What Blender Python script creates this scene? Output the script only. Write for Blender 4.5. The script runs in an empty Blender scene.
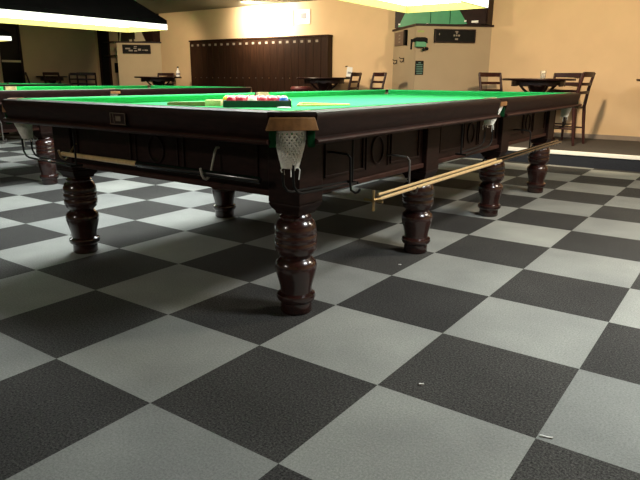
import bpy, bmesh, math, random
from mathutils import Vector, Matrix
random.seed(7)
scene = bpy.context.scene
C = scene.collection
PI = math.pi

# ------------------------------------------------------------------ camera
F_PX, YAW, PITCH, ROLL = 596.6, -0.6184, 0.2652, 0.0055
cam_data = bpy.data.cameras.new('camera')
cam = bpy.data.objects.new('camera', cam_data)
C.objects.link(cam)
fw = Vector((math.sin(YAW)*math.cos(PITCH), math.cos(YAW)*math.cos(PITCH), -math.sin(PITCH)))
rt = Vector((math.cos(YAW), -math.sin(YAW), 0))
up = rt.cross(fw)
rt2 = rt*math.cos(ROLL) + up*math.sin(ROLL)
up2 = up*math.cos(ROLL) - rt*math.sin(ROLL)
M = Matrix(((rt2.x, up2.x, -fw.x, 1.3488), (rt2.y, up2.y, -fw.y, -1.5156), (rt2.z, up2.z, -fw.z, 0.9505), (0, 0, 0, 1)))
cam.matrix_world = M
cam_data.sensor_fit = 'HORIZONTAL'
cam_data.sensor_width = 36.0
cam_data.lens = 36.0*F_PX/640.0
cam_data.clip_start = 0.05
scene.camera = cam

# ------------------------------------------------------------------ light and exposure
scene.view_settings.view_transform = 'Standard'
scene.view_settings.look = 'None'
scene.view_settings.exposure = 1.0
scene.view_settings.gamma = 1.0
scene.view_settings.use_curve_mapping = False
w = bpy.data.worlds.new('world')
scene.world = w
w.use_nodes = True
w.node_tree.nodes['Background'].inputs[0].default_value = (0.9, 0.85, 0.75, 1)
w.node_tree.nodes['Background'].inputs[1].default_value = 0.02

def area(name, loc, size, power, col, target=None, sy=None):
    d = bpy.data.lights.new(name, 'AREA')
    d.energy = power; d.color = col; d.size = size
    if sy: d.shape = 'RECTANGLE'; d.size_y = sy
    o = bpy.data.objects.new(name, d); C.objects.link(o)
    o.location = loc
    if target:
        o.rotation_euler = (Vector(target)-Vector(loc)).to_track_quat('-Z', 'Y').to_euler()
    return o

def spot(name, loc, target, power, col, ang, blend=0.6, radius=0.05):
    d = bpy.data.lights.new(name, 'SPOT')
    d.energy = power; d.color = col; d.spot_size = math.radians(ang); d.spot_blend = blend
    d.shadow_soft_size = radius
    o = bpy.data.objects.new(name, d); C.objects.link(o)
    o.location = loc
    o.rotation_euler = (Vector(target)-Vector(loc)).to_track_quat('-Z', 'Y').to_euler()
    return o

COOL = (0.95, 1.0, 1.0)
WARM = (1.0, 0.80, 0.54)
LAMP_STRENGTH = 5.5
def point(name, loc, power, col, radius=0.12):
    d = bpy.data.lights.new(name, 'POINT')
    d.energy = power; d.color = col; d.shadow_soft_size = radius
    o = bpy.data.objects.new(name, d); C.objects.link(o); o.location = loc
    return o
area('hall_light_front', (1.7, 1.1, 2.2), 0.5, 34, COOL, sy=0.5)
area('hall_light_rear', (-2.3, 1.0, 2.2), 0.5, 33, COOL, sy=0.5)
area('hall_light_side', (1.8, 3.0, 2.2), 0.5, 38, (1, .90, .74), sy=0.5)
area('hall_light_aisle', (-2.7, 2.4, 2.2), 0.4, 34, COOL, sy=1.6)
area('hall_light_far_aisle', (-6.4, 1.6, 2.2), 0.4, 34, COOL, sy=1.6)
spot('table_end_fill', (-1.7, -3.4, 2.1), (-.75, .1, .62), 50, (1, .93, .82), 42, 0.8, 0.12)  # added fill that brightens the near table end, no fixture behind it
spot('platform_light_bay', (-.35, 4.5, 1.98), (-.45, 7.4, 1.45), 150, WARM, 128, 0.5, 0.06)
point('platform_light_side', (2.6, 4.6, 1.95), 16, WARM, 0.3)
spot('platform_light_locker', (-4.9, 5.1, 1.98), (-4.8, 7.4, 1.45), 105, WARM, 135, 0.5, 0.12)
spot('platform_light_pier', (-7.0, 4.9, 2.0), (-8.9, 7.2, 1.25), 120, WARM, 50, 0.7, 0.12)
spot('wall_washer', (-6.25, 6.8, 2.19), (-6.2, 7.5, 2.02), 190, (1.0, 0.9, 0.7), 140, 0.9, 0.08)

# ------------------------------------------------------------------ materials
def mat(name, col, rough=0.5, metal=0.0, var=0.0, scale=20, col2=None, bump=0.0, bscale=200, coat=0.0, emit=None, estr=0.0, stretch=None, spec=None):
    m = bpy.data.materials.new(name)
    m.use_nodes = True
    nt = m.node_tree
    b = nt.nodes['Principled BSDF']
    b.inputs['Base Color'].default_value = (*col, 1)
    b.inputs['Roughness'].default_value = rough
    b.inputs['Metallic'].default_value = metal
    if spec is not None: b.inputs['Specular IOR Level'].default_value = spec
    if coat:
        b.inputs['Coat Weight'].default_value = coat
        b.inputs['Coat Roughness'].default_value = 0.12
    if emit:
        b.inputs['Emission Color'].default_value = (*emit, 1)
        b.inputs['Emission Strength'].default_value = estr
    tc = nt.nodes.new('ShaderNodeTexCoord')
    src = tc.outputs['Object']
    if stretch:
        mp = nt.nodes.new('ShaderNodeMapping')
        mp.inputs['Scale'].default_value = stretch
        nt.links.new(src, mp.inputs[0]); src = mp.outputs[0]
    if col2 is None: col2 = tuple(c*(1-var) for c in col)
    if var or col2 != col:
        n = nt.nodes.new('ShaderNodeTexNoise')
        n.inputs['Scale'].default_value = scale
        n.inputs['Detail'].default_value = 5
        r = nt.nodes.new('ShaderNodeValToRGB')
        r.color_ramp.elements[0].position = 0.35; r.color_ramp.elements[1].position = 0.65
        r.color_ramp.elements[0].color = (*col2, 1); r.color_ramp.elements[1].color = (*col, 1)
        nt.links.new(src, n.inputs['Vector']); nt.links.new(n.outputs['Fac'], r.inputs[0])
        nt.links.new(r.outputs[0], b.inputs['Base Color'])
    if bump:
        n2 = nt.nodes.new('ShaderNodeTexNoise'); n2.inputs['Scale'].default_value = bscale
        bp = nt.nodes.new('ShaderNodeBump'); bp.inputs['Strength'].default_value = bump; bp.inputs['Distance'].default_value = 0.003
        nt.links.new(src, n2.inputs['Vector']); nt.links.new(n2.outputs['Fac'], bp.inputs['Height'])
        nt.links.new(bp.outputs[0], b.inputs['Normal'])
    return m

MAHOG = mat('mahogany', (0.020, 0.0085, 0.0065), 0.48, var=0.45, scale=6, stretch=(3, 3, 12), spec=0.14)
LEGWOOD = mat('turned_mahogany', (0.036, 0.0115, 0.009), 0.22, var=0.35, scale=8, coat=0.5)
TRIMWOOD = mat('moulding_mahogany', (0.045, 0.017, 0.012), 0.52, var=0.45, scale=9, spec=0.15)
CLOTH = mat('green_baize', (0.030, 0.47, 0.125), 0.9, var=0.10, scale=60, bump=0.15, bscale=900, spec=0.2)
CLOTHD = mat('green_lining', (0.004, 0.045, 0.014), 0.95, var=0.2, scale=40, spec=0.1)
LEATHER = mat('tan_leather', (0.36, 0.165, 0.052), 0.5, var=0.4, scale=25, bump=0.3, bscale=300)
LEATHER2 = mat('pale_leather', (0.62, 0.40, 0.24), 0.5, var=0.25, scale=25, bump=0.3, bscale=300)
NET = mat('white_net_cord', (0.92, 0.91, 0.84), 0.85, var=0.12, scale=60)
BLACKMET = mat('black_iron', (0.008, 0.008, 0.008), 0.45, var=0.3, scale=30, spec=0.2)
BRASS = mat('brass', (0.55, 0.40, 0.20), 0.3, metal=1.0, var=0.25, scale=40)
STEEL = mat('grey_steel', (0.20, 0.19, 0.18), 0.4, metal=0.7, var=0.2, scale=40)
WHITEPL = mat('white_plastic', (0.55, 0.53, 0.46), 0.4, var=0.1, scale=40)
MAPLE = mat('maple_shaft', (0.72, 0.50, 0.24), 0.35, var=0.2, scale=14, coat=0.3, stretch=(6, 6, 1))
EBONY = mat('ebony_butt', (0.008, 0.007, 0.007), 0.25, var=0.3, scale=14, coat=0.4)
BLACKPL = mat('black_plastic', (0.005, 0.005, 0.005), 0.6, var=0.2, scale=30, spec=0.1)
TRAYGRN = mat('dark_tray', (0.004, 0.016, 0.010), 0.35, var=0.3, scale=30)
WALL = mat('tan_paint', (0.68, 0.475, 0.275), 0.75, var=0.06, scale=3, bump=0.05, bscale=150)
CEIL = mat('olive_ceiling_paint', (0.15, 0.14, 0.095), 0.9, var=0.08, scale=6)
PIERPAINT = mat('beige_paint', (0.56, 0.43, 0.27), 0.75, var=0.06, scale=3, bump=0.05, bscale=150)
DARKTRIM = mat('dark_stained_trim', (0.022, 0.009, 0.007), 0.5, var=0.4, scale=10, spec=0.2)
SKIRT = mat('taupe_skirting', (0.26, 0.20, 0.15), 0.6, var=0.12, scale=12)
PLATC = mat('brown_carpet', (0.055, 0.045, 0.037), 0.95, var=0.25, scale=160, bump=0.4, bscale=500)
RISER = mat('navy_carpet', (0.017, 0.021, 0.032), 0.95, var=0.4, scale=120, bump=0.4, bscale=500)
NOSING = mat('pale_nosing', (0.88, 0.86, 0.80), 0.45, var=0.05, scale=10)
LOCKWOOD = mat('locker_wood', (0.032, 0.0125, 0.0058), 0.5, var=0.4, scale=5, stretch=(6, 6, 0.6), spec=0.2)
LOCKTAG = mat('locker_tag', (0.27, 0.215, 0.17), 0.5, var=0.15, scale=60)
CHAIRW = mat('chair_wood', (0.038, 0.0105, 0.008), 0.4, var=0.35, scale=12, spec=0.3)
SEATRED = mat('red_vinyl', (0.12, 0.022, 0.022), 0.5, var=0.25, scale=30)
TABLEW = mat('pub_table_wood', (0.024, 0.009, 0.008), 0.4, var=0.35, scale=9, spec=0.3)
PAPER = mat('white_paper', (0.80, 0.79, 0.76), 0.7, var=0.04, scale=20)
GREYINK = mat('grey_print', (0.30, 0.29, 0.32), 0.7, var=0.15, scale=60)
CREAM = mat('cream_paint', (0.72, 0.60, 0.40), 0.6, var=0.06, scale=20)
TEAL = mat('teal_print', (0.10, 0.22, 0.18), 0.7, var=0.2, scale=60)
BOARDBLK = mat('board_black', (0.008, 0.008, 0.007), 0.6, var=0.3, scale=30, spec=0.1)
BRONZE = mat('brown_plaque', (0.14, 0.085, 0.06), 0.5, var=0.3, scale=30)
PANELGREEN = mat('panel_green', (0.055, 0.30, 0.145), 0.5, var=0.12, scale=8)
PANELDARK = mat('panel_dark', (0.03, 0.025, 0.014), 0.4, var=0.3, scale=8)
DARKGLASS = mat('dark_glass', (0.004, 0.004, 0.004), 0.3, var=0.1, scale=3, spec=0.08)
HOODBLK = mat('hood_black', (0.004, 0.0035, 0.003), 0.8, var=0.3, scale=10, spec=0.02)
OLIVE = mat('olive_stain', (0.16, 0.155, 0.03), 0.5, var=0.2, scale=30)
BRISTLE = mat('cream_bristle', (0.72, 0.60, 0.30), 0.8, var=0.2, scale=150)
RACKW = mat('yellow_wood', (0.58, 0.40, 0.11), 0.4, var=0.15, scale=20)
RED = mat('red_ball', (0.50, 0.010, 0.035), 0.08, var=0.03, scale=5, coat=0.6)
YEL = mat('yellow_ball', (0.85, 0.50, 0.02), 0.08, var=0.03, scale=5, coat=0.6)
WHT = mat('white_ball', (0.85, 0.80, 0.68), 0.08, var=0.03, scale=5, coat=0.6)
BLU = mat('blue_ball', (0.03, 0.12, 0.55), 0.08, var=0.03, scale=5, coat=0.6)
PNK = mat('pink_ball', (0.85, 0.30, 0.35), 0.08, var=0.03, scale=5, coat=0.6)
GRN = mat('green_ball', (0.01, 0.18, 0.07), 0.08, var=0.03, scale=5, coat=0.6)
BRN = mat('brown_ball', (0.14, 0.04, 0.015), 0.08, var=0.03, scale=5, coat=0.6)
BLK = mat('black_ball', (0.006, 0.006, 0.006), 0.08, var=0.03, scale=5, coat=0.6)
PURPLE = mat('mauve_disc', (0.55, 0.45, 0.55), 0.4, var=0.1, scale=40)
CHALK = mat('blue_chalk', (0.07, 0.2, 0.33), 0.9, var=0.2, scale=60)
DIFFUSER = mat('lamp_diffuser', (0.9, 0.9, 0.85), 0.6, emit=(1.0, 0.98, 0.90), estr=LAMP_STRENGTH)
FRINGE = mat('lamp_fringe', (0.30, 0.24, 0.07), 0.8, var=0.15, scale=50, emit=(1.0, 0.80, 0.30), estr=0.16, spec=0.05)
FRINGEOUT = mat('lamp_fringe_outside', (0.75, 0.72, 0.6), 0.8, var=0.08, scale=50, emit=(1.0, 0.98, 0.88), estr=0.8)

def glass_mat():
    m = bpy.data.materials.new('clear_glass'); m.use_nodes = True
    b = m.node_tree.nodes['Principled BSDF']
    b.inputs['Base Color'].default_value = (0.92, 0.88, 0.8, 1)
    b.inputs['Roughness'].default_value = 0.08
    b.inputs['Transmission Weight'].default_value = 0.75
    return m
GLASS = glass_mat()

def floor_mat():
    m = bpy.data.materials.new('checker_carpet'); m.use_nodes = True
    nt = m.node_tree; b = nt.nodes['Principled BSDF']; L = nt.links.new
    tc = nt.nodes.new('ShaderNodeTexCoord')
    sp = nt.nodes.new('ShaderNodeSeparateXYZ'); L(tc.outputs['Object'], sp.inputs[0])
    def math_(op, a, bb=None):
        n = nt.nodes.new('ShaderNodeMath'); n.operation = op
        for i, v in enumerate((a, bb)):
            if v is None: continue
            if isinstance(v, (int, float)): n.inputs[i].default_value = v
            else: L(v, n.inputs[i])
        return n.outputs[0]
    fx = math_('FLOOR', math_('MULTIPLY', sp.outputs['X'], 2.0))
    fy = math_('FLOOR', math_('MULTIPLY', sp.outputs['Y'], 2.0))
    par = math_('FLOORED_MODULO', math_('ADD', fx, fy), 2.0)      # 1 = charcoal tile
    fine = nt.nodes.new('ShaderNodeTexNoise'); fine.inputs['Scale'].default_value = 150; fine.inputs['Detail'].default_value = 6; fine.inputs['Roughness'].default_value = 0.85
    L(tc.outputs['Object'], fine.inputs['Vector'])
    broad = nt.nodes.new('ShaderNodeTexNoise'); broad.inputs['Scale'].default_value = 2.6; broad.inputs['Detail'].default_value = 6
    L(tc.outputs['Object'], broad.inputs['Vector'])
    cell = nt.nodes.new('ShaderNodeTexWhiteNoise'); cell.noise_dimensions = '2D'
    cv = nt.nodes.new('ShaderNodeCombineXYZ'); L(fx, cv.inputs[0]); L(fy, cv.inputs[1]); L(cv.outputs[0], cell.inputs['Vector'])
    def ramp(src, c0, c1, p0=.3, p1=.7):
        r = nt.nodes.new('ShaderNodeValToRGB'); r.color_ramp.elements[0].position = p0; r.color_ramp.elements[1].position = p1
        r.color_ramp.elements[0].color = (*c0, 1); r.color_ramp.elements[1].color = (*c1, 1); L(src, r.inputs[0]); return r.outputs[0]
    light = ramp(fine.outputs['Fac'], (0.225, 0.235, 0.225), (0.385, 0.395, 0.375), .38, .62)
    dark = ramp(fine.outputs['Fac'], (0.012, 0.012, 0.012), (0.135, 0.132, 0.127), .40, .68)
    mx = nt.nodes.new('ShaderNodeMix'); mx.data_type = 'RGBA'
    L(par, mx.inputs['Factor']); L(light, mx.inputs['A']); L(dark, mx.inputs['B'])
    wear = ramp(broad.outputs['Fac'], (0.80, 0.80, 0.80), (1.08, 1.08, 1.06), .3, .7)
    m2 = nt.nodes.new('ShaderNodeMix'); m2.data_type = 'RGBA'; m2.blend_type = 'MULTIPLY'; m2.inputs['Factor'].default_value = 1
    L(mx.outputs['Result'], m2.inputs['A']); L(wear, m2.inputs['B'])
    tone = ramp(cell.outputs['Value'], (0.84, 0.84, 0.85), (1.14, 1.13, 1.11), 0, 1)
    m3 = nt.nodes.new('ShaderNodeMix'); m3.data_type = 'RGBA'; m3.blend_type = 'MULTIPLY'; m3.inputs['Factor'].default_value = 1
    L(m2.outputs['Result'], m3.inputs['A']); L(tone, m3.inputs['B'])
    L(m3.outputs['Result'], b.inputs['Base Color'])
    b.inputs['Roughness'].default_value = 0.95
    b.inputs['Specular IOR Level'].default_value = 0.15
    bp = nt.nodes.new('ShaderNodeBump'); bp.inputs['Strength'].default_value = 0.08; bp.inputs['Distance'].default_value = 0.002
    L(fine.outputs['Fac'], bp.inputs['Height']); L(bp.outputs[0], b.inputs['Normal'])
    return m
CARPET = floor_mat()

# ------------------------------------------------------------------ mesh helpers
class MB:
    def __init__(self): self.bm = bmesh.new()
    def box(self, x0, x1, y0, y1, z0, z1, mtx=None):
        vs = [self.bm.verts.new((x, y, z)) for z in (z0, z1) for y in (y0, y1) for x in (x0, x1)]
        for f in ((0, 2, 3, 1), (4, 5, 7, 6), (0, 1, 5, 4), (2, 6, 7, 3), (0, 4, 6, 2), (1, 3, 7, 5)):
            self.bm.faces.new([vs[i] for i in f])
        if mtx is not None:
            for v in vs: v.co = mtx @ v.co
        return self
    def prism(self, pts, z0, z1, mtx=None):
        a = [self.bm.verts.new((x, y, z0)) for x, y in pts]
        b = [self.bm.verts.new((x, y, z1)) for x, y in pts]
        n = len(pts)
        self.bm.faces.new(a[::-1]); self.bm.faces.new(b)
        for i in range(n): self.bm.faces.new((a[i], a[(i+1) % n], b[(i+1) % n], b[i]))
        if mtx is not None:
            for v in a+b: v.co = mtx @ v.co
        return self
    def loft(self, rings, closed=True, caps=True, mtx=None):
        rr = [[self.bm.verts.new(p) for p in r] for r in rings]
        n = len(rings[0])
        for i in range(len(rr)-1):
            for j in range(n if closed else n-1):
                self.bm.faces.new((rr[i][j], rr[i][(j+1) % n], rr[i+1][(j+1) % n], rr[i+1][j]))
        if caps and closed:
            self.bm.faces.new(rr[0][::-1]); self.bm.faces.new(rr[-1])
        if mtx is not None:
            for r in rr:
                for v in r: v.co = mtx @ v.co
        return self
    def lathe(self, prof, n=28, mtx=None):
        rings = [[(r*math.cos(2*PI*k/n), r*math.sin(2*PI*k/n), z) for k in range(n)] for r, z in prof]
        return self.loft(rings, mtx=mtx)
    def tube(self, pts, r, n=10, mtx=None):
        pts = [Vector(p) for p in pts]
        rings = []
        prev = None
        for i, p in enumerate(pts):
            d = (pts[min(i+1, len(pts)-1)] - pts[max(i-1, 0)]).normalized()
            if prev is None:
                a = d.orthogonal().normalized()
            else:
                a = (prev - d*prev.dot(d))
                a = a.normalized() if a.length > 1e-6 else d.orthogonal().normalized()
            prev = a
            b = d.cross(a)
            rad = r[i] if isinstance(r, (list, tuple)) else r
            rings.append([tuple(p + (a*math.cos(2*PI*k/n) + b*math.sin(2*PI*k/n))*rad) for k in range(n)])
        return self.loft(rings, mtx=mtx)
    def build(self, name, material, parent=None, bevel=0.0, smooth=False, seg=2, loc=None, rot=None):
        bmesh.ops.recalc_face_normals(self.bm, faces=self.bm.faces)
        me = bpy.data.meshes.new(name)
        self.bm.to_mesh(me); self.bm.free()
        if smooth:
            me.polygons.foreach_set('use_smooth', [True]*len(me.polygons))
            try: me.set_sharp_from_angle(angle=math.radians(40))
            except Exception: pass
        me.materials.append(material)
        o = bpy.data.objects.new(name, me); C.objects.link(o)
        if parent is not None: o.parent = parent
        if loc: o.location = loc
        if rot: o.rotation_euler = rot
        if bevel:
            md = o.modifiers.new('bevel', 'BEVEL'); md.width = bevel; md.segments = seg; md.limit_method = 'ANGLE'
        return o

def thing(name, label, cat, loc=(0, 0, 0), rz=0.0, group=None):
    o = bpy.data.objects.new(name, None); C.objects.link(o)
    o.empty_display_size = 0.1
    o.location = loc; o.rotation_euler = (0, 0, rz)
    tag(o, label, cat, group)
    return o
def tag(o, label, cat, group=None):
    o['label'] = label; o['category'] = cat
    if group: o['group'] = group
    return o
def struct(o):
    o['kind'] = 'structure'; return o
def dup(root, loc, rz, label, group=None):
    r = root.copy(); C.objects.link(r); r.location = loc; r.rotation_euler = (0, 0, rz); r['label'] = label
    if group: r['group'] = group
    for ch in list(root.children):
        c = ch.copy(); C.objects.link(c); c.parent = r
        for g in list(ch.children):
            d = g.copy(); C.objects.link(d); d.parent = c
    return r
def rotz(a, x=0, y=0, z=0): return Matrix.Translation((x, y, z)) @ Matrix.Rotation(a, 4, 'Z')

# ------------------------------------------------------------------ room
XW, XE, YS, YN, ZC, PH, PY = -11.5, 4.2, -4.6, 7.4, 2.24, 0.165, 5.62
struct(MB().box(XW, XE, YS, YN, -0.1, 0).build('floor', CARPET))
struct(MB().box(XW-.1, XE+.1, YS-.1, YN+.1, ZC, ZC+.1).build('ceiling', CEIL))
struct(MB().box(XW-.1, XE+.1, YN, YN+.12, -0.1, ZC).build('wall_north', WALL))
struct(MB().box(XE, XE+.1, YS, YN, -0.1, ZC).build('wall_east', WALL))
struct(MB().box(XW-.1, XE+.1, YS-.1, YS, -0.1, ZC).build('wall_south', WALL))
struct(MB().box(XW-.12, XW, YS, YN, -0.1, ZC).build('wall_west', WALL))
struct(MB().box(XW, XE, PY+.012, YN, 0, PH).build('platform_floor', PLATC))
struct(MB().box(XW, XE, PY, PY+.012, 0, PH-.039).build('trim_1', RISER))                 # carpeted riser of the step
struct(MB().box(XW, XE, PY-.012, PY+.03, PH-.038, PH+.004).build('trim_2', NOSING, bevel=.004))
struct(MB().box(-1.9, XE, YN-.018, YN, PH, PH+.062).build('baseboard_north', SKIRT, bevel=.004))

# triangular piers that step out of the north wall
def pier(x0, d, n, zl, paint):
    a, b, c = (x0-2*d, YN), (x0-d, YN-d), (x0, YN)
    struct(MB().prism([a, b, c], PH, zl).build('wall_pier_%d' % n, paint))
    e = .022
    struct(MB().prism([(a[0]-e*1.5, YN), (b[0], b[1]-e*1.42), (c[0]+e*1.5, YN)], zl, zl+.03).build('trim_%d' % (2+n), DARKTRIM, bevel=.003))
    struct(MB().box(a[0]+.12, c[0]-.0, YN-.2, YN, zl+.03, ZC).build('trim_%d' % (4+n), DARKTRIM))
pier(-1.95, 0.805, 1, 1.675, mat('beige_paint_shaded', (0.40, 0.305, 0.195), .75, var=.06, scale=3))  # first pier's shade put into a darker copy of the beige paint
pier(-9.2, 0.64, 2, 1.645, PIERPAINT)

# narrow dark glazed door in the west wall
d1 = struct(MB().box(XW-.01, XW+.03, 5.13, 5.56, PH, 2.06).build('door_1', DARKGLASS))
MB().box(XW+.028, XW+.05, 5.13, 5.53, 1.235, 1.275).build('door_rail', CREAM, d1, bevel=.003)
MB().box(XW+.02, XW+.045, 5.53, 5.58, PH, 2.1).build('door_frame', DARKTRIM, d1)
# dark doorway in the corner beside the second pier
d2 = struct(MB().box(-11.26, -10.98, YN-.03, YN-.002, PH, 2.06).build('door_2', BOARDBLK))
MB().box(-11.34, -11.26, YN-.04, YN-.002, PH, 2.1).build('door_frame', DARKTRIM, d2)
MB().box(-10.98, -10.95, YN-.04, YN-.002, PH, 2.1).build('door_frame', DARKTRIM, d2)

# ------------------------------------------------------------------ snooker table (local: centre on the floor, long axis y)
HW, HL, ZT, ZB = 0.99, 2.02, 0.845, 0.803
TS = 0.993
RAILP = [(0.012, .845), (0.002, .842), (-.003, .833), (0.0, .815), (0.006, .785), (0.016, .757), (0.004, .752), (0.002, .748), (.002, .740), (.004, .733), (0.010, .730), (.045, .730), (.045, .795), (.078, .795), (.078, .845)]
CUSHP = [(.078, .846), (.105, .8465), (.119, .845), (.127, .841), (.128, .836), (.122, .830), (.104, .8035), (.078, .8035)]
CH = 0.12
def sweep(prof, mtx, s0, s1, taper=None):
    """profile u runs inward along local +y, the rail along local x"""
    def ext(u, s, sg): return s + (sg*taper*(u-.078) if taper else 0)
    rings = [[(ext(u, s0, 1), u, z) for u, z in prof], [(ext(u, s1, -1), u, z) for u, z in prof]]
    return MB().loft(rings, mtx=mtx)
def side_frame(k):
    """matrix placing the rail frame (x along, y inward) on side k: 0 = south end, 1 = east, 2 = north, 3 = west"""
    a = k*PI/2
    off = HL if k % 2 == 0 else HW
    return Matrix.Rotation(a, 4, 'Z') @ Matrix.Translation((0, -off, 0))

LEGP = [(.0, 0), (.060, 0), (.066, .008), (.065, .048), (.077, .058), (.082, .070), (.079, .083), (.066, .091), (.067, .115), (.076, .150), (.085, .185), (.087, .205), (.083, .224), (.070, .236), (.064, .243), (.067, .252), (.080, .264), (.0865, .283), (.0875, .306), (.0855, .309), (.0855, .313), (.0875, .316), (.0875, .338), (.0855, .341), (.0855, .345), (.0872, .348), (.085, .372), (.077, .393), (.065, .405), (.066, .414), (.060, .420), (.056, .428), (.0, .428)]

def corner_m(sx, sy, inset=0.0):
    """x along the chamfer, y pointing outward, origin on the chamfer's middle moved inward"""
    d = CH/2 + inset*.7071
    a = math.atan2(sy, sx) - PI/2
    return Matrix.Translation((sx*(HW-d), sy*(HL-d), 0)) @ Matrix.Rotation(a, 4, 'Z')
def mid_m(sx, inset=0.0):
    return Matrix.Translation((sx*(HW-inset), 0, 0)) @ Matrix.Rotation(-sx*PI/2, 4, 'Z')

def net_mesh(r0, r1, z0, z1, mtx, shear=0.0, ncol=20, nrow=13):
    bm = bmesh.new()
    rings = []
    for i in range(nrow+1):
        t = i/nrow
        r = r0 + (r1-r0)*(t**1.25)
        z = z0 + (z1-z0)*t
        off = (i % 2)*.5
        rings.append([bm.verts.new(mtx @ Vector((r*1.0*math.cos(2*PI*(k+off)/ncol), shear*(1-t)+r*.8*math.sin(2*PI*(k+off)/ncol), z + random.uniform(-.002, .002)))) for k in range(ncol)])
    edges = []
    for i in range(nrow):
        for k in range(ncol):
            o = 0 if i % 2 == 0 else 1
            edges.append((rings[i][k], rings[i+1][k]))
            if i % 2 == 0: edges.append((rings[i][(k+1) % ncol], rings[i+1][k]))
            else: edges.append((rings[i][k], rings[i+1][(k+1) % ncol]))
    lines = [(a.co.copy(), b.co.copy()) for a, b in edges]
    bm.free()
    m = MB()
    for a, b in lines:
        m.tube([a, (a+b)/2, b], .0041, 5)
    # gathered knots at the mouth and foot
    for z, r, sh in ((z0, r0, shear), (z1, r1, 0)):
        pts = [mtx @ Vector((r*math.cos(2*PI*k/18), sh+r*.8*math.sin(2*PI*k/18), z)) for k in range(19)]
        m.tube(pts, .0042, 6)
    for k in range(5):
        a = 2*PI*k/5+.3
        m.tube([mtx @ Vector((r1*math.cos(a), r1*.8*math.sin(a), z1)), mtx @ Vector((r1*1.25*math.cos(a), r1*math.sin(a), z1-.010)), mtx @ Vector((r1*1.1*math.cos(a), r1*math.sin(a), z1-.018-.014*(k % 3)))], .0022, 5)
    return m

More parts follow.
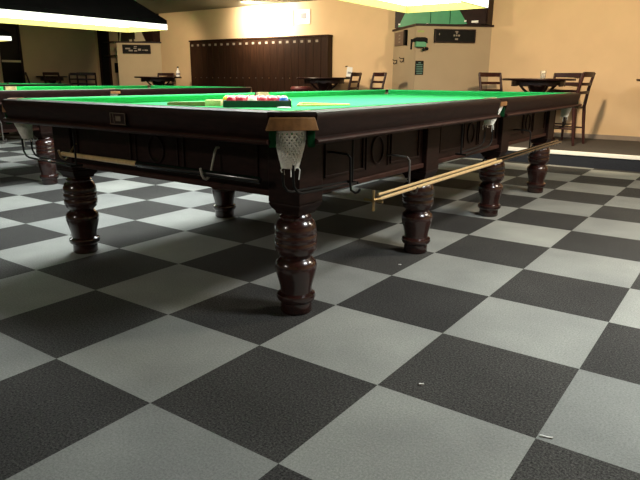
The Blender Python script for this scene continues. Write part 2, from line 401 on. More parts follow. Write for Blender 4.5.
def make_table():
    root = thing('snooker_table', '', 'snooker table')
    # bed, with the corners taken off
    c = .16
    MB().prism([(-HW+c, -HL+.075), (HW-c, -HL+.075), (HW-.075, -HL+c), (HW-.075, -.07), (HW-.12, -.05), (HW-.12, .05), (HW-.075, .07), (HW-.075, HL-c), (HW-c, HL-.075), (-HW+c, HL-.075), (-HW+.075, HL-c), (-HW+.075, .07), (-HW+.12, .05), (-HW+.12, -.05), (-HW+.075, -.07), (-HW+.075, -HL+c)], .758, ZB).build('bed', CLOTH, root)
    MB().box(-HW+.2, HW-.2, -HL+.22, HL-.22, .70, .757).build('slate_frame', MAHOG, root)
    for k in range(4):
        fm = side_frame(k)
        if k % 2 == 0: spans = [(-(HW-CH), HW-CH)]
        else: spans = [(-(HL-CH), -.062), (.062, HL-CH)]
        for s0, s1 in spans:
            r = sweep(RAILP, fm, s0, s1).build('rail', MAHOG, root, smooth=True)
            # red-brown bead along the foot of the rail
            bead = [(.010, .752), (.000, .752), (-.006, .748), (-.008, .743), (-.006, .738), (.000, .734), (.010, .733)]
            sweep(bead, fm, s0, s1).build('bead_moulding', TRIMWOOD, r, smooth=True)
            sweep(CUSHP, fm, s0-(.0 if abs(s0) < .1 else .02)+.01, s1+(.0 if abs(s1) < .1 else .02)-.01, 1.1).build('cushion', CLOTH, r, smooth=True)
            if k == 0:
                m = MB()
                m.box(-.048, .048, -.0035, .004, .7655, .8105)
                m.build('maker_plate', DARKTRIM, r, bevel=.002).matrix_local = fm @ Matrix.Translation((.06, 0, 0))
                m = MB()
                for x0, x1, z0, z1 in ((-.050, .050, .809, .812), (-.050, .050, .764, .767), (-.050, -.046, .764, .812), (.046, .050, .764, .812)):
                    m.box(x0, x1, -.006, -.002, z0, z1)
                m.tube([(-.030, -.005, .807), (-.022, -.005, .770)], .0022, 6)
                m.box(-.014, .020, -.0055, -.003, .779, .798)
                m.build('plate_rim', mat('tarnished_brass', (0.14, 0.10, 0.07), 0.45, var=.3, scale=60), r).matrix_local = fm @ Matrix.Translation((.06, 0, 0))
    # legs and posts
    for sx in (-1, 1):
        lx = .76 if sx > 0 else -.737
        for y in (-1.725, -.618, .54, 1.675):
            MB().lathe(LEGP, 30, Matrix.Translation((lx, y, 0))).build('leg', LEGWOOD, root, smooth=True)
            m = MB()
            h = .078
            m.box(lx-h, lx+h, y-h, y+h, .475, .757)
            rings = []
            for hh, z in ((.078, .475), (.078, .468), (.070, .452), (.060, .438), (.058, .427)):
                rings.append([(lx+i*hh, y+j*hh, z) for i, j in ((-1, -1), (1, -1), (1, 1), (-1, 1))])
            m.loft(rings)
            m.build('leg_post', MAHOG, root, bevel=.004)
    # aprons with carved panels between the posts
    def carved(fm, x0, x1, yf, name):
        m = MB()
        m.box(x0, x1, yf, yf+.03, .497, .757, fm)
        p = m.build(name, MAHOG, root)
        t = MB()
        t.box(x0, x1, yf-.014, yf, .497, .522, fm)
        t.build('foot_moulding', TRIMWOOD, p, bevel=.005)
        L_ = x1-x0; cx = (x0+x1)/2
        b = MB()
        def frame(a0, a1):
            for q0, q1, z0, z1 in ((a0, a1, .702, .712), (a0, a1, .556, .566), (a0, a0+.010, .566, .702), (a1-.010, a1, .566, .702)):
                b.box(q0, q1, yf-.008, yf, z0, z1, fm)
        frame(x0+.05*L_, cx-.13*L_); frame(cx+.13*L_, x1-.05*L_)
        for rr_ in (1.0,):
            pts = [fm @ Vector((cx+.052*math.cos(2*PI*k/26), yf-.003, .634+.062*math.sin(2*PI*k/26))) for k in range(27)]
            b.tube(pts, .0055, 6)
        for q in (cx-.105*L_, cx+.105*L_):
            b.box(q-.004, q+.004, yf-.006, yf, .552, .716, fm)
        b.build('carved_panel', MAHOG, p, bevel=.002)
    for k in (0, 2): carved(side_frame(k), -.69, .69, .235, 'end_panel')
    for k in (1, 3):
        for a, b_ in ((-1.647, -.696), (-.540, .462), (.618, 1.597)):
            if k == 3: a, b_ = -b_, -a
            carved(side_frame(k), a, b_, .18, 'side_panel')
    # corner pockets
    for sx in (-1, 1):
        for sy in (-1, 1):
            cm = corner_m(sx, sy)
            m = MB()
            rings = []
            for t in range(7):
                s = -1+t/3.0
                yo = .012*(1-s*s)-.004
                wt, wb = .078, .092
                rings.append([(s*wb, yo-.014, .781), (s*wb, yo+.006, .781), (s*wt, yo+.008, .826), (s*wt, yo-.012, .828)])
            m.loft(rings, mtx=cm)
            pl = m.build('pocket_plate', LEATHER, root, bevel=.003)
            m = MB()
            rings = []
            for t in range(7):
                s = -1+t/3.0
                yo = .010*(1-s*s)-.004
                rings.append([(s*.086, yo-.05, .829), (s*.086, yo+.004, .829), (s*.086, yo+.002, .8445), (s*.086, yo-.05, .8465)])
            m.loft(rings, mtx=cm)
            m.build('pocket_cap', MAHOG, pl, bevel=.003)
            for s in (-1, 1):
                MB().box(s*.068-.012, s*.068+.012, -.030, -.004, .722, .79, cm).build('pocket_lining', CLOTHD, root, bevel=.004)
            im = corner_m(sx, sy, .062)
            m = MB(); rings = []
            for t in range(11):
                a = PI*t/10
                ca, sa = math.cos(a), math.sin(a)
                rings.append([(.060*ca, .045*sa, .802), (.072*ca, .057*sa, .802), (.072*ca, .057*sa, .8475), (.060*ca, .045*sa, .8475)])
            m.loft(rings, mtx=im)
            m.build('pocket_collar', LEATHER2, root, smooth=True)
            nm = corner_m(sx, sy, .075)
            ne = net_mesh(.057, .029, .779, .645, nm, .022).build('pocket_net', NET, root, smooth=True)
            m = MB()
            # ball runner: a pair of bent rods from the net to the leg post
            dirx = (1 if sx*sy > 0 else 0)
            base = nm @ Vector((0, 0, 0))
            if sx*sy < 0: dv = Vector((0, -sy, 0)); pv = Vector((1, 0, 0))
            else: dv = Vector((-sx, 0, 0)); pv = Vector((0, 1, 0))
            for s in (-1, 1):
                p0 = Vector((base.x, base.y, 0)) + pv*(.024*s)
                pts = [p0-dv*.012+Vector((0, 0, .655)), p0-dv*.012+Vector((0, 0, .60)), p0-dv*.008+Vector((0, 0, .575)), p0+dv*.012+Vector((0, 0, .553)), p0+dv*.04+Vector((0, 0, .545)), p0+dv*.2+Vector((0, 0, .540)), p0+dv*.42+Vector((0, 0, .532))]
                m.tube(pts, .0048, 8)
            q = Vector((base.x, base.y, .532))+dv*.42
            m.tube([q-pv*.032, q+pv*.032, ], .006, 8)
            m.tube([q-Vector((0, 0, .0)), q+Vector((0, 0, .225))], .005, 8)
            m.build('ball_runner', BLACKMET, root, smooth=True)
    # middle pockets
    for sx in (-1, 1):
        mm = mid_m(sx)
        m = MB()
        rings = []
        for t in range(7):
            s = -1+t/3.0
            yo = .004*(1-s*s)-.002
            rings.append([(s*.056, yo-.014, .802), (s*.056, yo+.002, .802), (s*.054, yo+.004, .8265), (s*.054, yo-.012, .8265)])
        m.loft(rings, mtx=mm)
        pl = m.build('pocket_plate', LEATHER, root, bevel=.003)
        MB().box(-.060, .060, -.05, .002, .828, .8455, mm).build('pocket_cap', MAHOG, pl, bevel=.003)
        for s in (-1, 1):
            MB().box(s*.056-.005, s*.056+.005, -.040, -.012, .735, .79, mm).build('pocket_lining', CLOTHD, root, bevel=.003)
        im = mid_m(sx, .105)
        m = MB(); rings = []
        for t in range(11):
            a = PI*t/10
            ca, sa = math.cos(a), math.sin(a)
            rings.append([(.052*ca, .045*sa, .802), (.062*ca, .055*sa, .802), (.062*ca, .055*sa, .8485), (.052*ca, .045*sa, .8485)])
        m.loft(rings, mtx=im)
        m.build('pocket_collar', LEATHER2, root, smooth=True)
        nm = mid_m(sx, .085)
        net_mesh(.048, .032, .797, .690, nm, .035).build('pocket_net', NET, root, smooth=True)
        m = MB()
        base = nm @ Vector((0, 0, 0)); dv = Vector((0, -sx, 0)); pv = Vector((1, 0, 0))
        for s in (-1, 1):
            p0 = Vector((base.x, base.y, 0)) + pv*(.024*s)
            m.tube([p0-dv*.012+Vector((0, 0, .665)), p0-dv*.012+Vector((0, 0, .61)), p0-dv*.005+Vector((0, 0, .585)), p0+dv*.02+Vector((0, 0, .567)), p0+dv*.05+Vector((0, 0, .560)), p0+dv*.40+Vector((0, 0, .545))], .0048, 8)
        q = Vector((base.x, base.y, .545))+dv*.40
        m.tube([q-pv*.032, q+pv*.032], .006, 8)
        m.tube([q, q+Vector((0, 0, .2))], .005, 8)
        m.build('ball_runner', BLACKMET, root, smooth=True)
    # hooks that carry the rests: two on the south end, three on the east side
    def hook(x, k, yf, ztop, yb, zb, material, tip=.05):
        """from the apron face yf out and down to the bottom (yb, zb), then up to the tip"""
        fm = side_frame(k)
        pts = [(x, yf+.004, ztop), (x, yf-.014, ztop), (x, yf-.022, ztop-.012), (x, yb+.026, zb+.022), (x, yb+.014, zb+.006), (x, yb, zb), (x, yb-.014, zb+.006), (x, yb-.024, zb+.022), (x, yb-.030, zb+tip)]
        if k == 1: pts = [(x, yf+.004, ztop), (x, yf-.02, ztop+.004), (x, yb+.040, ztop), (x, yb+.026, ztop-.015), (x, yb+.024, zb+.03), (x, yb+.020, zb+.010), (x, yb, zb), (x, yb-.014, zb+.006), (x, yb-.022, zb+tip)]
        MB().tube([fm @ Vector(p) for p in pts], .005, 8).build('cue_hook', material, root, smooth=True)
    hook(.40, 0, .235, .672, .155, .546, WHITEPL); hook(-.62, 0, .235, .62, .155, .546, BRASS)
    hook(-1.08, 1, .18, .60, .030, .432, STEEL, .03); hook(-1.57, 1, .18, .66, .045, .505, BLACKMET, .02); hook(.78, 1, .18, .60, .030, .435, BLACKMET, .03)
    return root

T1 = make_table()
TG = 'full-size snooker tables'
T1.location = (-.86, 2.075, 0); T1.scale = (1, 1, TS)
T1['label'] = 'big mahogany snooker table with the ball tray on its cloth'
T1['group'] = TG
dup(T1, (-4.565, 2.075, 0), 0, 'second snooker table, behind the one with the ball tray, its far pockets showing pale leather', TG)
dup(T1, (-8.265, 2.075, 0), 0, 'third snooker table, farther off beyond the second, only a thin green strip showing', TG)

# ------------------------------------------------------------------ lamps over the tables
def make_lamp(hw, hl, z):
    root = thing('table_lamp_canopy', '', 'lamp')
    root.location = (0, 0, z)
    m = MB()
    # yellow inner fringe, a pale translucent one outside it, and a black skirt above
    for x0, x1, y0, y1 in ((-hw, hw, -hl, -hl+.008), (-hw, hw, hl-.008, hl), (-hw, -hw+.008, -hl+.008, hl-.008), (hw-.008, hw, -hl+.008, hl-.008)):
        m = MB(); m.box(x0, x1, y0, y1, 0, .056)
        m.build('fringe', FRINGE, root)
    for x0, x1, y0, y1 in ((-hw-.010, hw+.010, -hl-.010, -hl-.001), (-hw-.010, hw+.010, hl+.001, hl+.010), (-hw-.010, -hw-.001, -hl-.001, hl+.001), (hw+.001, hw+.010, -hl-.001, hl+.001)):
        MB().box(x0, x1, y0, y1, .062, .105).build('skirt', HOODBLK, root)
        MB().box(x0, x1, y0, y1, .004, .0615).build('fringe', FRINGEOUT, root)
    tx, ty, th = .20, .34, .34
    outer0 = [(-hw-.01, -hl-.01, .105), (hw+.01, -hl-.01, .105), (hw+.01, hl+.01, .105), (-hw-.01, hl+.01, .105)]
    outer1 = [(-hw+tx, -hl+ty, th), (hw-tx, -hl+ty, th), (hw-tx, hl-ty, th), (-hw+tx, hl-ty, th)]
    outer2 = [(-hw+tx, -hl+ty, th+.06), (hw-tx, -hl+ty, th+.06), (hw-tx, hl-ty, th+.06), (-hw+tx, hl-ty, th+.06)]
    MB().loft([outer0, outer1, outer2]).build('hood', HOODBLK, root)
    MB().box(-hw+.012, hw-.012, -hl+.012, hl-.012, .057, .065).build('diffuser', DIFFUSER, root)
    for y in (-hl+.7, hl-.7):
        MB().tube([(0, y, th+.06), (0, y, ZC-z)], .008, 8).build('hanging_rod', BLACKMET, root)
    return root
L1 = make_lamp(.345, 1.24, 1.462)
L1.location = (-.80, 1.97, 1.475)
L1['label'] = 'long canopy lamp hanging over the table with the ball tray, only its lit corner showing'
L1['group'] = 'canopy lamps over the tables'
dup(L1, (-4.56, 2.04, 1.462), 0, 'long black canopy lamp with glowing yellow fringe over the second snooker table', 'canopy lamps over the tables')
dup(L1, (-8.22, 2.20, 1.462), 0, 'canopy lamp over the third table, just its yellow corner beside the dark glazed door', 'canopy lamps over the tables')

# ------------------------------------------------------------------ rests and cues hung on the table
def rod(name, label, cat, p0, p1, split, r0, r1, head=None, group=None):
    p0, p1 = Vector(p0), Vector(p1)
    t = thing(name, label, cat, tuple(p0), 0, group)
    d = p1-p0
    q = d*split
    MB().tube([Vector((0, 0, 0)), q], [r0, r0+(r1-r0)*split], 12).build('shaft', MAPLE, t, smooth=True)
    MB().tube([q, q+d*.004, d*.995, d], [r0+(r1-r0)*split+.001, r0+(r1-r0)*split+.002, r1, r1*.7], 12).build('butt', EBONY, t, smooth=True)
    if head: head(t, d.normalized())
    return t
def cross_head(t, dn):
    m = MB()
    m.tube([-dn*.035, dn*.02], .009, 10)
    a = dn.orthogonal().normalized(); b = dn.cross(a)
    for s in (a*.7+b*.7, a*.7-b*.7, -a*.7-b*.7, -a*.7+b*.7):
        m.tube([-dn*.028, -dn*.030+s*.022, -dn*.030+s*.045], [.006, .005, .0065], 8)
    m.build('cross_head', BRASS, t, smooth=True)
rod('cue_rest', 'long cue rest with tan shaft and black butt hung below the maker plate', 'cue rest', (-1.50, .212, .5695), (-.165, .212, .5665), .445, .0115, .0140)
rod('cue_rest', 'long pale rest with a metal cross head hung along the table side', 'cue rest', (.098, .66, .452), (.098, 3.62, .455), .52, .0075, .012, cross_head)
rod('long_cue', 'long pale cue without a cross head hung beside the rest with one', 'cue', (.078, .70, .4645), (.078, 3.60, .4675), .50, .0065, .011)

# ------------------------------------------------------------------ things on the cloth
ZCL = ZB*TS
def ball(x, y, z, m, label, grp):
    b = bmesh.new(); bmesh.ops.create_uvsphere(b, u_segments=24, v_segments=14, radius=.02625)
    mb = MB(); mb.bm.free(); mb.bm = b
    o = mb.build('snooker_ball', m, smooth=True, loc=(x, y, z))
    return tag(o, label, 'ball', grp)
ta = math.radians(38)
tm = rotz(ta, -.868, 1.014, ZCL)
tray = thing('ball_tray', 'dark green-black snooker ball tray full of balls on the green cloth', 'ball tray', (-.868, 1.014, ZCL), ta)
MB().prism([(-.175, -.120), (.175, -.120), (.175, .120), (-.175, .120)], 0, .008).build('tray_base', TRAYGRN, tray, bevel=.003)
m = MB()
for x0, x1, y0, y1 in ((-.180, .180, -.125, -.117), (-.180, .180, .117, .125), (-.180, -.172, -.117, .117), (.172, .180, -.117, .117)):
    m.box(x0, x1, y0, y1, 0, .036)
m.build('tray_wall', TRAYGRN, tray, bevel=.002)
rows = [(-.140, [RED, RED, WHT, RED, RED, BLU]), (-.166, [YEL, RED, RED, RED, RED, RED]), (-.140, [RED, PNK, RED, RED, GRN, RED]), (-.112, [BRN, RED, BLK, RED])]
CN = {YEL: 'yellow', WHT: 'white', BLU: 'blue', PNK: 'pink', GRN: 'green', BRN: 'brown', BLK: 'black'}
redn = {(0, 0): 'first red ball of the tray front row, at the end by the brush',
        (0, 1): 'red ball of the tray front row, touching the white on the brush side',
        (0, 3): 'red ball of the tray front row, touching the white on the rack side',
        (0, 4): 'red ball of the tray front row, next to the blue ball'}
for r, (x0, ms) in enumerate(rows):
    for k, mm_ in enumerate(ms):
        p = tm @ Vector((x0+k*.0555, -.086+r*.0545, .0345))
        if mm_ in CN: lab = '%s snooker ball sitting among the red balls in the tray' % CN[mm_]
        else: lab = redn.get((r, k), 'red snooker ball in the back rows of the tray, behind the front row')
        ball(p.x, p.y, p.z, mm_, lab, 'balls in the tray')

# wooden rack triangle
tri = thing('rack_triangle', 'yellow wooden rack triangle lying flat beside the ball tray', 'rack triangle', (-.735, 1.375, ZCL), math.radians(35))
pts = [Vector((.19, 0, 0)), Vector((-.10, .165, 0)), Vector((-.10, -.165, 0))]
for i in range(3):
    a, b = pts[i], pts[(i+1) % 3]
    d = (b-a).normalized(); nrm = Vector((d.y, -d.x, 0))
    MB().prism([tuple((a+nrm*.010).xy), tuple((b+nrm*.010).xy), tuple((b-nrm*.010).xy), tuple((a-nrm*.010).xy)], 0, .009).build('rack_side', RACKW, tri, bevel=.003)
# brush
bm_ = rotz(math.radians(25), -1.13, .84, ZCL)
br = thing('table_brush', 'olive wooden table brush with a cream bristle block lying on the cloth', 'brush', (-1.175, .85, ZCL), math.radians(30))
m = MB(); rings = []
for x, h, z1 in ((-.17, .012, .017), (-.15, .017, .021), (-.02, .018, .023), (.05, .02, .025)):
    rings.append([(x, -h, .001), (x, h, .001), (x, h*.8, z1), (x, -h*.8, z1)])
m.loft(rings); m.build('brush_handle', OLIVE, br, bevel=.003)
m = MB(); m.box(.05, .14, -.026, .026, .001, .034); m.build('bristle_block', BRISTLE, br, bevel=.003)
o = MB().lathe([(0, 0), (.033, 0), (.036, .002), (.036, .006), (.032, .008), (0, .008)], 28).build('round_coaster', PURPLE, smooth=True, loc=(-.635, .945, ZCL))
tag(o, 'pale mauve round disc lying on the cloth in front of the ball tray', 'coaster')

# ------------------------------------------------------------------ cue lockers on the north wall
def make_lockers():
    x0, x1, z0, z1, yf, yb = -8.16, -4.755, PH, 1.665, 7.26, YN-.002
    t = thing('cue_locker_bank', 'long bank of tall dark-wood cue lockers with small pale tags against the wall', 'lockers', ((x0+x1)/2, yb, z0))
    ox, oy, oz = (x0+x1)/2, yb, z0
    L_ = x1-x0
    m = MB()
    m.box(-L_/2, L_/2, yf+.022-oy, 0, 0, z1-z0-.03)
    m.build('carcass', LOCKWOOD, t)
    MB().box(-L_/2-.01, L_/2+.01, yf-.01-oy, 0, z1-z0-.03, z1-z0).build('top_rail', LOCKWOOD, t, bevel=.004)
    MB().box(L_/2-.14, L_/2, yf-oy, yf+.021-oy, 0, z1-z0-.031).build('end_stile', LOCKWOOD, t, bevel=.002)
    n = 20; w_ = (L_-.15)/n
    for i in range(n):
        a = -L_/2+.004+i*w_
        d = MB().box(a+.003, a+w_-.003, yf-oy, yf+.021-oy, .02, z1-z0-.034).build('locker_door', LOCKWOOD, t, bevel=.002)
        MB().box(a+w_/2-.028, a+w_/2+.028, yf-.004-oy, yf-oy, z1-z0-.118, z1-z0-.078).build('tag_plate', LOCKTAG, d)
        MB().lathe([(0, 0), (.010, 0), (.009, .008), (0, .008)], 12, Matrix.Translation((a+w_*.8, yf-oy, .78)) @ Matrix.Rotation(PI/2, 4, 'X')).build('lock', STEEL if i % 3 else BRASS, d)
make_lockers()

def poster(x0, x1, z0, z1, label, grp, ink=None):
    t = thing('wall_notice', label, 'notice', ((x0+x1)/2, YN-.001, (z0+z1)/2), 0, grp)
    w_, h_ = (x1-x0)/2, (z1-z0)/2
    MB().box(-w_, w_, -.012, 0, -h_, h_).build('notice_sheet', PAPER, t, bevel=.002)
    m = MB()
    for a0, a1, b0, b1 in ink: m.box(a0, a1, -.0135, -.0118, b0, b1)
    m.build('notice_print', GREYINK, t)
poster(-5.50, -5.225, 1.865, 2.11, 'white wall notice with a grey square, the one away from the bright glow', 'notices above the lockers', [(-.065, .055, -.03, .06), (-.02, .03, -.05, -.035)])
poster(-5.83, -5.60, 1.855, 2.11, 'white wall notice at the edge of the bright glow over the lockers', 'notices above the lockers', [(.02, .026, -.06, .0), (.055, .061, -.06, .0), (.03, .055, -.012, -.004)])
poster(-6.70, -6.42, 1.845, 1.99, 'pale low notice washed out in the glow just above the lockers', 'notices above the lockers', [(-.10, .10, -.065, -.06)])

# ------------------------------------------------------------------ fittings on the piers
S = .70711
def plane_m(px, py, ang): return Matrix.Translation((px, py, 0)) @ Matrix.Rotation(ang, 4, 'Z')
FA = math.radians(45)      # pier front faces: x runs along the face away from the apex, -y points out
APX = (-2.755, 6.595); APX2 = (-9.84, 6.76)

def scoreboard(apex, d0, d1, z0, z1, label, marks, name='scoreboard'):
    t = thing(name, label, 'scoreboard', (apex[0]+S*(d0+d1)/2, apex[1]+S*(d0+d1)/2, (z0+z1)/2), FA)
    w_, h_ = (d1-d0)/2, (z1-z0)/2
    MB().box(-w_, w_, -.045, -.001, -h_, h_).build('board', BOARDBLK, t, bevel=.004)
    m = MB()
    for x0, x1, y0, y1 in ((-w_, w_, h_-.014, h_), (-w_, w_, -h_, -h_+.014), (-w_, -w_+.014, -h_+.014, h_-.014), (w_-.014, w_, -h_+.014, h_-.014)):
        m.box(x0, x1, -.055, -.045, y0, y1)
    m.build('board_frame', DARKTRIM, t, bevel=.002)
    for x, y, a, b in marks: MB().box(x-a, x+a, -.049, -.0445, y-b, y+b).build('board_mark', LOCKTAG, t)
scoreboard(APX, .262, .876, 1.453, 1.635, 'black scoreboard with a small central emblem, on the angled wall beneath the green picture',
           [(.02, .055, .022, .008), (.02, .035, .008, .012), (-.015, .005, .012, .012), (.02, .005, .01, .01), (.055, .005, .012, .012), (.02, -.045, .022, .010), (-.24, .02, .006, .014)])
scoreboard(APX2, .12, .695, 1.43, 1.61, 'black scoreboard covered in pale marks, on the angled wall near the lockers',
           [(-.18, .01, .05, .014), (-.12, -.03, .04, .016), (-.02, .05, .03, .008), (-.03, .015, .03, .010), (-.02, -.035, .03, .012), (.06, -.01, .03, .02), (.14, -.02, .03, .006), (.20, -.02, .03, .012)])

def panel(x0, x1, z0, z1, label, green):  # mirror-like view put into flat colours on a panel
    t = thing('wall_panel', label, 'panel', ((x0+x1)/2, YN-.2, (z0+z1)/2))
    d0, d1 = x0, x1
    w_, h_ = (d1-d0)/2, (z1-z0)/2
    MB().box(-w_, w_, -.02, -.001, -h_, h_).build('panel_backing', DARKTRIM, t)
    m = MB()
    def quad(a0, a1, b0, b1, y0, y1):
        m.loft([[(a0*w_, y, -h_*.96), (a1*w_, y, -h_*.96), (b1*w_, y, h_*.96), (b0*w_, y, h_*.96)] for y in (y0, y1)])
    quad(-.93, .62, -.55, .18, -.024, -.019)
    m.build('panel_sheet', PANELGREEN if green else PANELDARK, t)
    m = MB()
    if green:
        for x, y in ((-.90, -.80), (-.25, -.86), (.58, -.80)): m.box(x*w_-.016, x*w_+.016, -.028, -.022, y*h_-.010, y*h_+.012)
        m.box(.78*w_-.05, .78*w_+.05, -.028, -.018, -h_*.92, -h_*.80)
        m.build('panel_marks', PAPER, t)
        m = MB()
        m.box(-.18*w_-.004, -.18*w_+.004, -.027, -.022, -h_*.8, h_*.9)
        m.box(.25*w_-.004, .25*w_+.004, -.027, -.022, -h_*.9, h_*.9)
        m.build('panel_lines', CLOTHD, t)
    else:
        quad(-.93, -.88, -.72, -.67, -.028, -.023)
        quad(.06, .66, .06, .10, -.028, -.023)
        for x in (-.22, .06): m.box(x*w_-.04, x*w_+.04, -.03, -.02, -h_*.94, -h_*.78)
        m.build('panel_marks', CREAM, t)
panel(-3.42, -1.965, 1.708, 2.2, 'green picture painted like a mirrored table top set above the dark ledge of the angled wall', True)
panel(-10.33, -8.98+-.24, 1.678, 2.2, 'dark picture with cream slanting edges above the ledge by the lockers', False)

# notice and bracket on the front face, plaque and hooks on the left face of the first pier
def on_front(d, z): return (APX[0]+S*d, APX[1]+S*d, z)
t = thing('small_notice', 'small black notice with teal lines, on the angled wall below the black bracket', 'notice', on_front(.062+.003, 1.10), FA)
MB().box(-.062, .062, -.012, -.001, -.098, .098).build('notice_sheet', BOARDBLK, t, bevel=.002)
m = MB()
for z, a in ((.07, .02), (.045, .05), (.02, .045), (-.005, .05), (-.03, .048), (-.055, .05), (-.08, .045)): m.box(-a, a, -.014, -.0115, z-.006, z+.006)
m.build('notice_print', TEAL, t)
t = thing('wall_bracket', 'black wall bracket with a green front flap and two knobs, beside the scoreboard', 'bracket', on_front(.04, 1.43), FA)
m = MB(); rings = []
for x, z0, z1 in ((-.115, .02, .05), (-.06, .025, .085), (.06, .025, .085), (.10, .0, .07)): rings.append([(x, -.11, z0), (x, -.001, z0), (x, -.001, z1), (x, -.11, z1)])
m.loft(rings); m.build('bracket_hood', BLACKPL, t, bevel=.008)
MB().box(-.07, .085, -.10, -.02, -.045, .026).build('front_flap', PANELGREEN, t, bevel=.004)
MB().tube([(-.12, -.05, .06), (-.125, -.05, -.08)], .014, 10).build('bracket_arm', BLACKPL, t)
for x in (.062, .108): MB().lathe([(0, -.016), (.02, -.016), (.024, 0), (.02, .016), (0, .016)], 14, Matrix.Translation((x, -.06, -.08+.012*(x > .08))) @ Matrix.Rotation(PI/2, 4, 'X')).build('bracket_knob', BLACKPL, t)
MB().tube([(.085, -.06, -.075), (.085, -.06, 0)], .006, 8).build('bracket_stem', BLACKPL, t)
t = thing('wall_reflection', 'narrow pale yellow-green reflection painted on the wall above the black bracket', 'label', on_front(.07, 1.60), FA)
MB().box(-.05, .045, -.006, -.001, -.012, .012).build('reflection_strip', mat('yellow_green_reflection', (0.35, 0.42, 0.12), .7, var=.2, scale=50), t)  # yellow-green reflection put in as a flat coloured strip
def on_left(d, z): return (APX[0]-S*d, APX[1]+S*d, z)
LA = math.radians(-45)
t = thing('wall_plaque', 'brown upright plaque with a dark edge on the narrow side of the angled wall', 'plaque', on_left(.70, 1.54), LA)
MB().box(-.28, .28, -.03, -.001, -.10, .10).build('plaque_board', BRONZE, t, bevel=.004)
MB().box(.22, .30, -.045, -.001, -.11, .11).build('plaque_edge', BLACKPL, t, bevel=.003)
m = MB()
for z in (.05, .0, -.05): m.box(-.06, .03, -.033, -.029, z-.012, z+.012)
m.build('plaque_marks', LOCKTAG, t)
for d, z, lb in ((.92, 1.205, 'dark double coat hook on the wall, the one nearer the chairs'), (.56, 1.225, 'dark double coat hook on the wall, the one under the plaque edge')):
    t = thing('coat_hook', lb, 'coat hook', on_left(d, z), LA, 'coat hooks on the angled wall')
    MB().box(-.02, .02, -.006, -.001, -.03, .03).build('hook_plate', BLACKMET, t, bevel=.002)
    MB().tube([(0, -.004, .02), (-.02, -.05, .02), (-.03, -.06, .04)], .006, 8).build('hook_arm', BLACKMET, t, smooth=True)
    MB().tube([(0, -.004, -.01), (.02, -.04, -.035), (.03, -.06, -.03), (.03, -.066, -.01)], .006, 8).build('hook_arm', BLACKMET, t, smooth=True)

# dark shelf unit in the corner recess beside the second pier
t = thing('corner_shelf', 'narrow dark shelf with bottles and cards in the shaded corner recess', 'shelf', (-10.80, YN-.002, 1.2))
MB().box(-.20, .16, -.14, 0, .20, .225).build('shelf_board', DARKTRIM, t)
MB().box(-.20, .16, -.14, 0, .50, .525).build('shelf_board', DARKTRIM, t)
MB().box(-.02, .14, -.012, 0, -.16, .06).build('shelf_card', BOARDBLK, t)

# ------------------------------------------------------------------ pub tables
def make_round_table(label, loc, rz, r=.45, grp='pub tables on the platform'):
    t = thing('pub_table', label, 'table', loc, rz, grp)
    h = .795
    MB().lathe([(0, h-.028), (r-.01, h-.028), (r, h-.022), (r+.004, h-.012), (r, h-.002), (r-.006, h), (0, h)], 48).build('table_top', TABLEW, t, smooth=True)
    m = MB()
    n = 24
    for k in range(n):
        a = 2*PI*k/n
        m.box(-.045, .045, -.010, .010, h-.085-.014*(k % 2), h-.0285, rotz(a, (r-.13)*math.sin(a), -(r-.13)*math.cos(a)))
    m.build('scalloped_apron', TABLEW, t, bevel=.006)
    m = MB().lathe([(0, .06), (.05, .06), (.06, .10), (.045, .16), (.035, .30), (.05, .42), (.055, .50), (.04, .56), (.06, .62), (.11, .67), (.13, h-.029), (0, h-.029)], 24)
    m.build('pedestal', TABLEW, t, smooth=True)
    for k in range(4):
        a = PI/4+k*PI/2
        c_, s_ = math.cos(a), math.sin(a)
        MB().tube([(.03*c_, .03*s_, .17), (.12*c_, .12*s_, .15), (.22*c_, .22*s_, .07), (.30*c_, .30*s_, .022)], [.026, .026, .022, .020], 10).build('foot', TABLEW, t, smooth=True)
        MB().tube([(.04*c_, .04*s_, .56), (.12*c_, .12*s_, .60), (.20*c_, .20*s_, .66), (.30*c_, .30*s_, h-.029)], [.018, .016, .016, .018], 8).build('brace', TABLEW, t, smooth=True)
    return t
PT1 = make_round_table('round dark pub table with a glass on it, near the bare tan wall', (-.99, 6.62, PH), 0)
PT2 = dup(PT1, (-4.50, 6.80, PH), .3, 'round dark pub table with a white menu stand, in front of the lockers')
PT3 = dup(PT1, (-8.34, 6.56, PH), .6, 'round dark pub table with a bottle, in front of the marked scoreboard')
PT4 = dup(PT1, (-11.17, 6.02, PH), .2, 'dark pub table among four chairs near the dark glazed door')
PT5 = dup(PT1, (.57, 6.85, PH), .2, 'pub table whose dark edge just shows by the bare tan wall')
for p in (PT4,):
    p.scale = (.7, .7, 1)

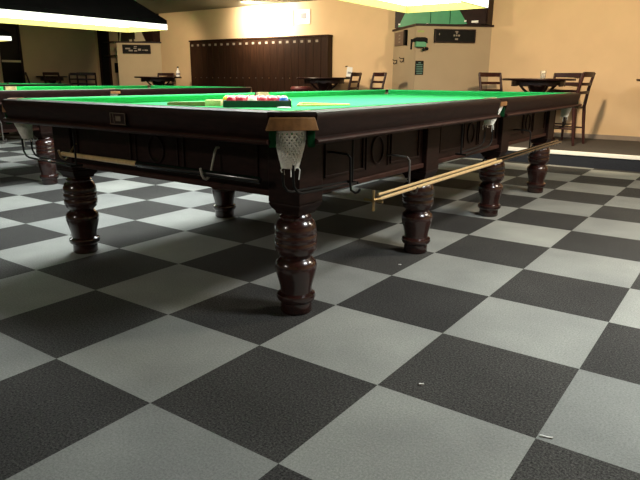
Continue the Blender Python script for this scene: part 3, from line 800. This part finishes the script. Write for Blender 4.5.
# ------------------------------------------------------------------ ladder-back chairs (local: seat centre on the floor, back towards +y)
def make_chair(label, loc, rz, grp='ladder-back chairs on the platform'):
    t = thing('ladder_back_chair', label, 'chair', loc, rz, grp)
    rings = []
    MB().prism([(-.205, -.20), (.205, -.20), (.185, .185), (-.185, .185)], .435, .462).build('seat_frame', CHAIRW, t, bevel=.006)
    MB().prism([(-.19, -.19), (.19, -.19), (.17, .165), (-.17, .165)], .4625, .492).build('seat_pad', SEATRED, t, bevel=.012)
    for s in (-1, 1):
        MB().tube([(s*.18, -.175, 0), (s*.18, -.175, .44)], [.015, .02], 10).build('front_leg', CHAIRW, t, smooth=True)
        pts = [(s*.185, .225, 0), (s*.18, .20, .25), (s*.178, .185, .46), (s*.180, .215, .68), (s*.182, .260, .865)]
        MB().tube(pts, [.016, .02, .021, .019, .016], 10).build('back_post', CHAIRW, t, smooth=True)
        MB().tube([(s*.18, -.17, .20), (s*.18, .20, .20)], .010, 8).build('side_stretcher', CHAIRW, t)
    MB().tube([(-.18, .0, .20), (.18, .0, .20)], .010, 8).build('cross_stretcher', CHAIRW, t)
    for z, h in ((.842, .058), (.730, .034), (.630, .034)):
        m = MB(); rings = []
        yb = .185+.08*((z-.46)/.42)**1.2 if z > .46 else .185
        for k in range(9):
            x = -.185+.37*k/8
            yc = yb+.020*(1-(x/.185)**2)
            rings.append([(x, yc-.008, z-h/2), (x, yc+.008, z-h/2), (x, yc+.010, z+h/2), (x, yc-.006, z+h/2)])
        m.loft(rings).build('back_slat', CHAIRW, t, smooth=True)
    return t
CH1 = make_chair('dark ladder-back chair beside the angled wall, at the near side of the glass-topped table', (0, 0, 0), 0)
CH1['label'] = 'ladder-back chair standing against the angled wall, between it and the round table with a glass'
CH1.location = (-1.50, 6.72, PH); CH1.rotation_euler = (0, 0, math.radians(60))
R_ = math.radians
dup(CH1, (-.60, 6.46, PH), R_(-96), 'ladder-back chair in profile whose pointed shadow falls on the bare wall')
dup(CH1, (-.85, 7.12, PH), R_(-8), 'ladder-back chair behind the round table with a glass, its back to the wall')
dup(CH1, (-4.08, 6.68, PH), R_(-80), 'ladder-back chair turned sideways beside the white menu stand')
dup(CH1, (-3.52, 6.47, PH), R_(-30), 'ladder-back chair beside the menu-stand table, the one closer to the coat hooks')
st = thing('low_stool', 'low dark red stool in front of the menu-stand table, below its top', 'stool', (-4.50, 6.17, PH), R_(35))
MB().lathe([(0, .60), (.15, .60), (.165, .615), (.165, .635), (.15, .655), (0, .66)], 28).build('seat', SEATRED, st, smooth=True)
for i, j in ((-1, -1), (1, -1), (1, 1), (-1, 1)):
    MB().tube([(.15*i, .15*j, 0), (.105*i, .105*j, .605)], [.014, .017], 10).build('leg', CHAIRW, st, smooth=True)
for i, j, k_, l_ in ((-1, -1, 1, -1), (1, -1, 1, 1), (1, 1, -1, 1), (-1, 1, -1, -1)):
    MB().tube([(.134*i, .134*j, .22), (.134*k_, .134*l_, .22)], .010, 8).build('stretcher', CHAIRW, st)
dup(CH1, (-8.80, 6.99, PH), R_(20), 'red-seated chair behind the table with a bottle, top rail showing')
dup(CH1, (-10.72, 5.92, PH), R_(200), 'chair by the dark glazed door, second of two broad backs in the dim group')
dup(CH1, (-10.46, 6.42, PH), R_(-130), 'chair in the dim group, the broad back farthest from the dark glazed door')
dup(CH1, (-11.2, 6.68, PH), R_(60), 'chair in the dim group against the shaded wall behind its table')
dup(CH1, (-11.27, 5.80, PH), R_(150), 'chair in the dim group standing closest to the dark glazed door')

# ------------------------------------------------------------------ small things on the pub tables
ZPT = PH+.795
t = thing('drinking_glass', 'short glass with a pale drink on the round table near the bare wall', 'glass', (-.92, 6.56, ZPT))
MB().lathe([(0, 0), (.030, 0), (.036, .095), (.033, .095), (.028, .006), (0, .006)], 20).build('tumbler', GLASS, t, smooth=True)
MB().lathe([(0, .0065), (.027, .0065), (.031, .065), (0, .065)], 20).build('drink', CREAM, t, smooth=True)
t = thing('menu_stand', 'white menu stand with a dark clip on the table before the lockers', 'menu stand', (-4.13, 6.97, ZPT), R_(25))
MB().box(-.05, .05, -.03, .03, 0, .012).build('stand_base', BLACKPL, t, bevel=.003)
MB().box(-.045, .045, -.005, .005, .012, .165, Matrix.Rotation(.10, 4, 'Y')).build('menu_card', PAPER, t)
MB().box(-.028, .014, -.009, .009, .17, .186, Matrix.Rotation(-.2, 4, 'Y')).build('stand_clip', BLACKPL, t, bevel=.003)
MB().box(-.026, .03, -.008, -.0052, .06, .09, Matrix.Rotation(.10, 4, 'Y')).build('menu_print', GREYINK, t)
t = thing('sauce_bottle', 'small pale bottle with a dark cap on the table next to the lockers', 'bottle', (-7.98, 6.76, ZPT))
MB().lathe([(0, 0), (.035, 0), (.038, .01), (.038, .09), (.02, .125), (.014, .14), (.014, .165), (0, .165)], 20).build('bottle_body', PAPER, t, smooth=True)
MB().lathe([(0, .1652), (.017, .1652), (.017, .19), (0, .19)], 16).build('bottle_cap', BLACKPL, t, smooth=True)
MB().lathe([(.0385, .03), (.0392, .032), (.0392, .07), (.0385, .072)], 20).build('bottle_label', GREYINK, t, smooth=True)

# ------------------------------------------------------------------ litter on the carpet
def scrap(x, y, a, l, w_, label):
    m = MB(); n = 6; rings = []
    for k in range(n+1):
        s = -l/2+l*k/n
        zz = .0025+.0007*math.sin(k*1.3)
        rings.append([(s, -w_/2, zz-.002), (s, w_/2, zz-.002), (s, w_/2, zz+.001), (s, -w_/2, zz+.001)])
    m.loft(rings)
    tag(m.build('paper_scrap', PAPER, loc=(x, y, .0005), rot=(0, 0, a)), label, 'litter', 'white litter on the carpet')
scrap(.613, .085, R_(38), .017, .007, 'tiny white paper scrap lying in the middle of a charcoal carpet tile')
scrap(1.022, .021, R_(15), .034, .005, 'thin white stick of litter on the corner where four carpet tiles meet')
scrap(-.05, 1.18, R_(38), .014, .006, 'white speck of litter beside the foot of the second table leg')
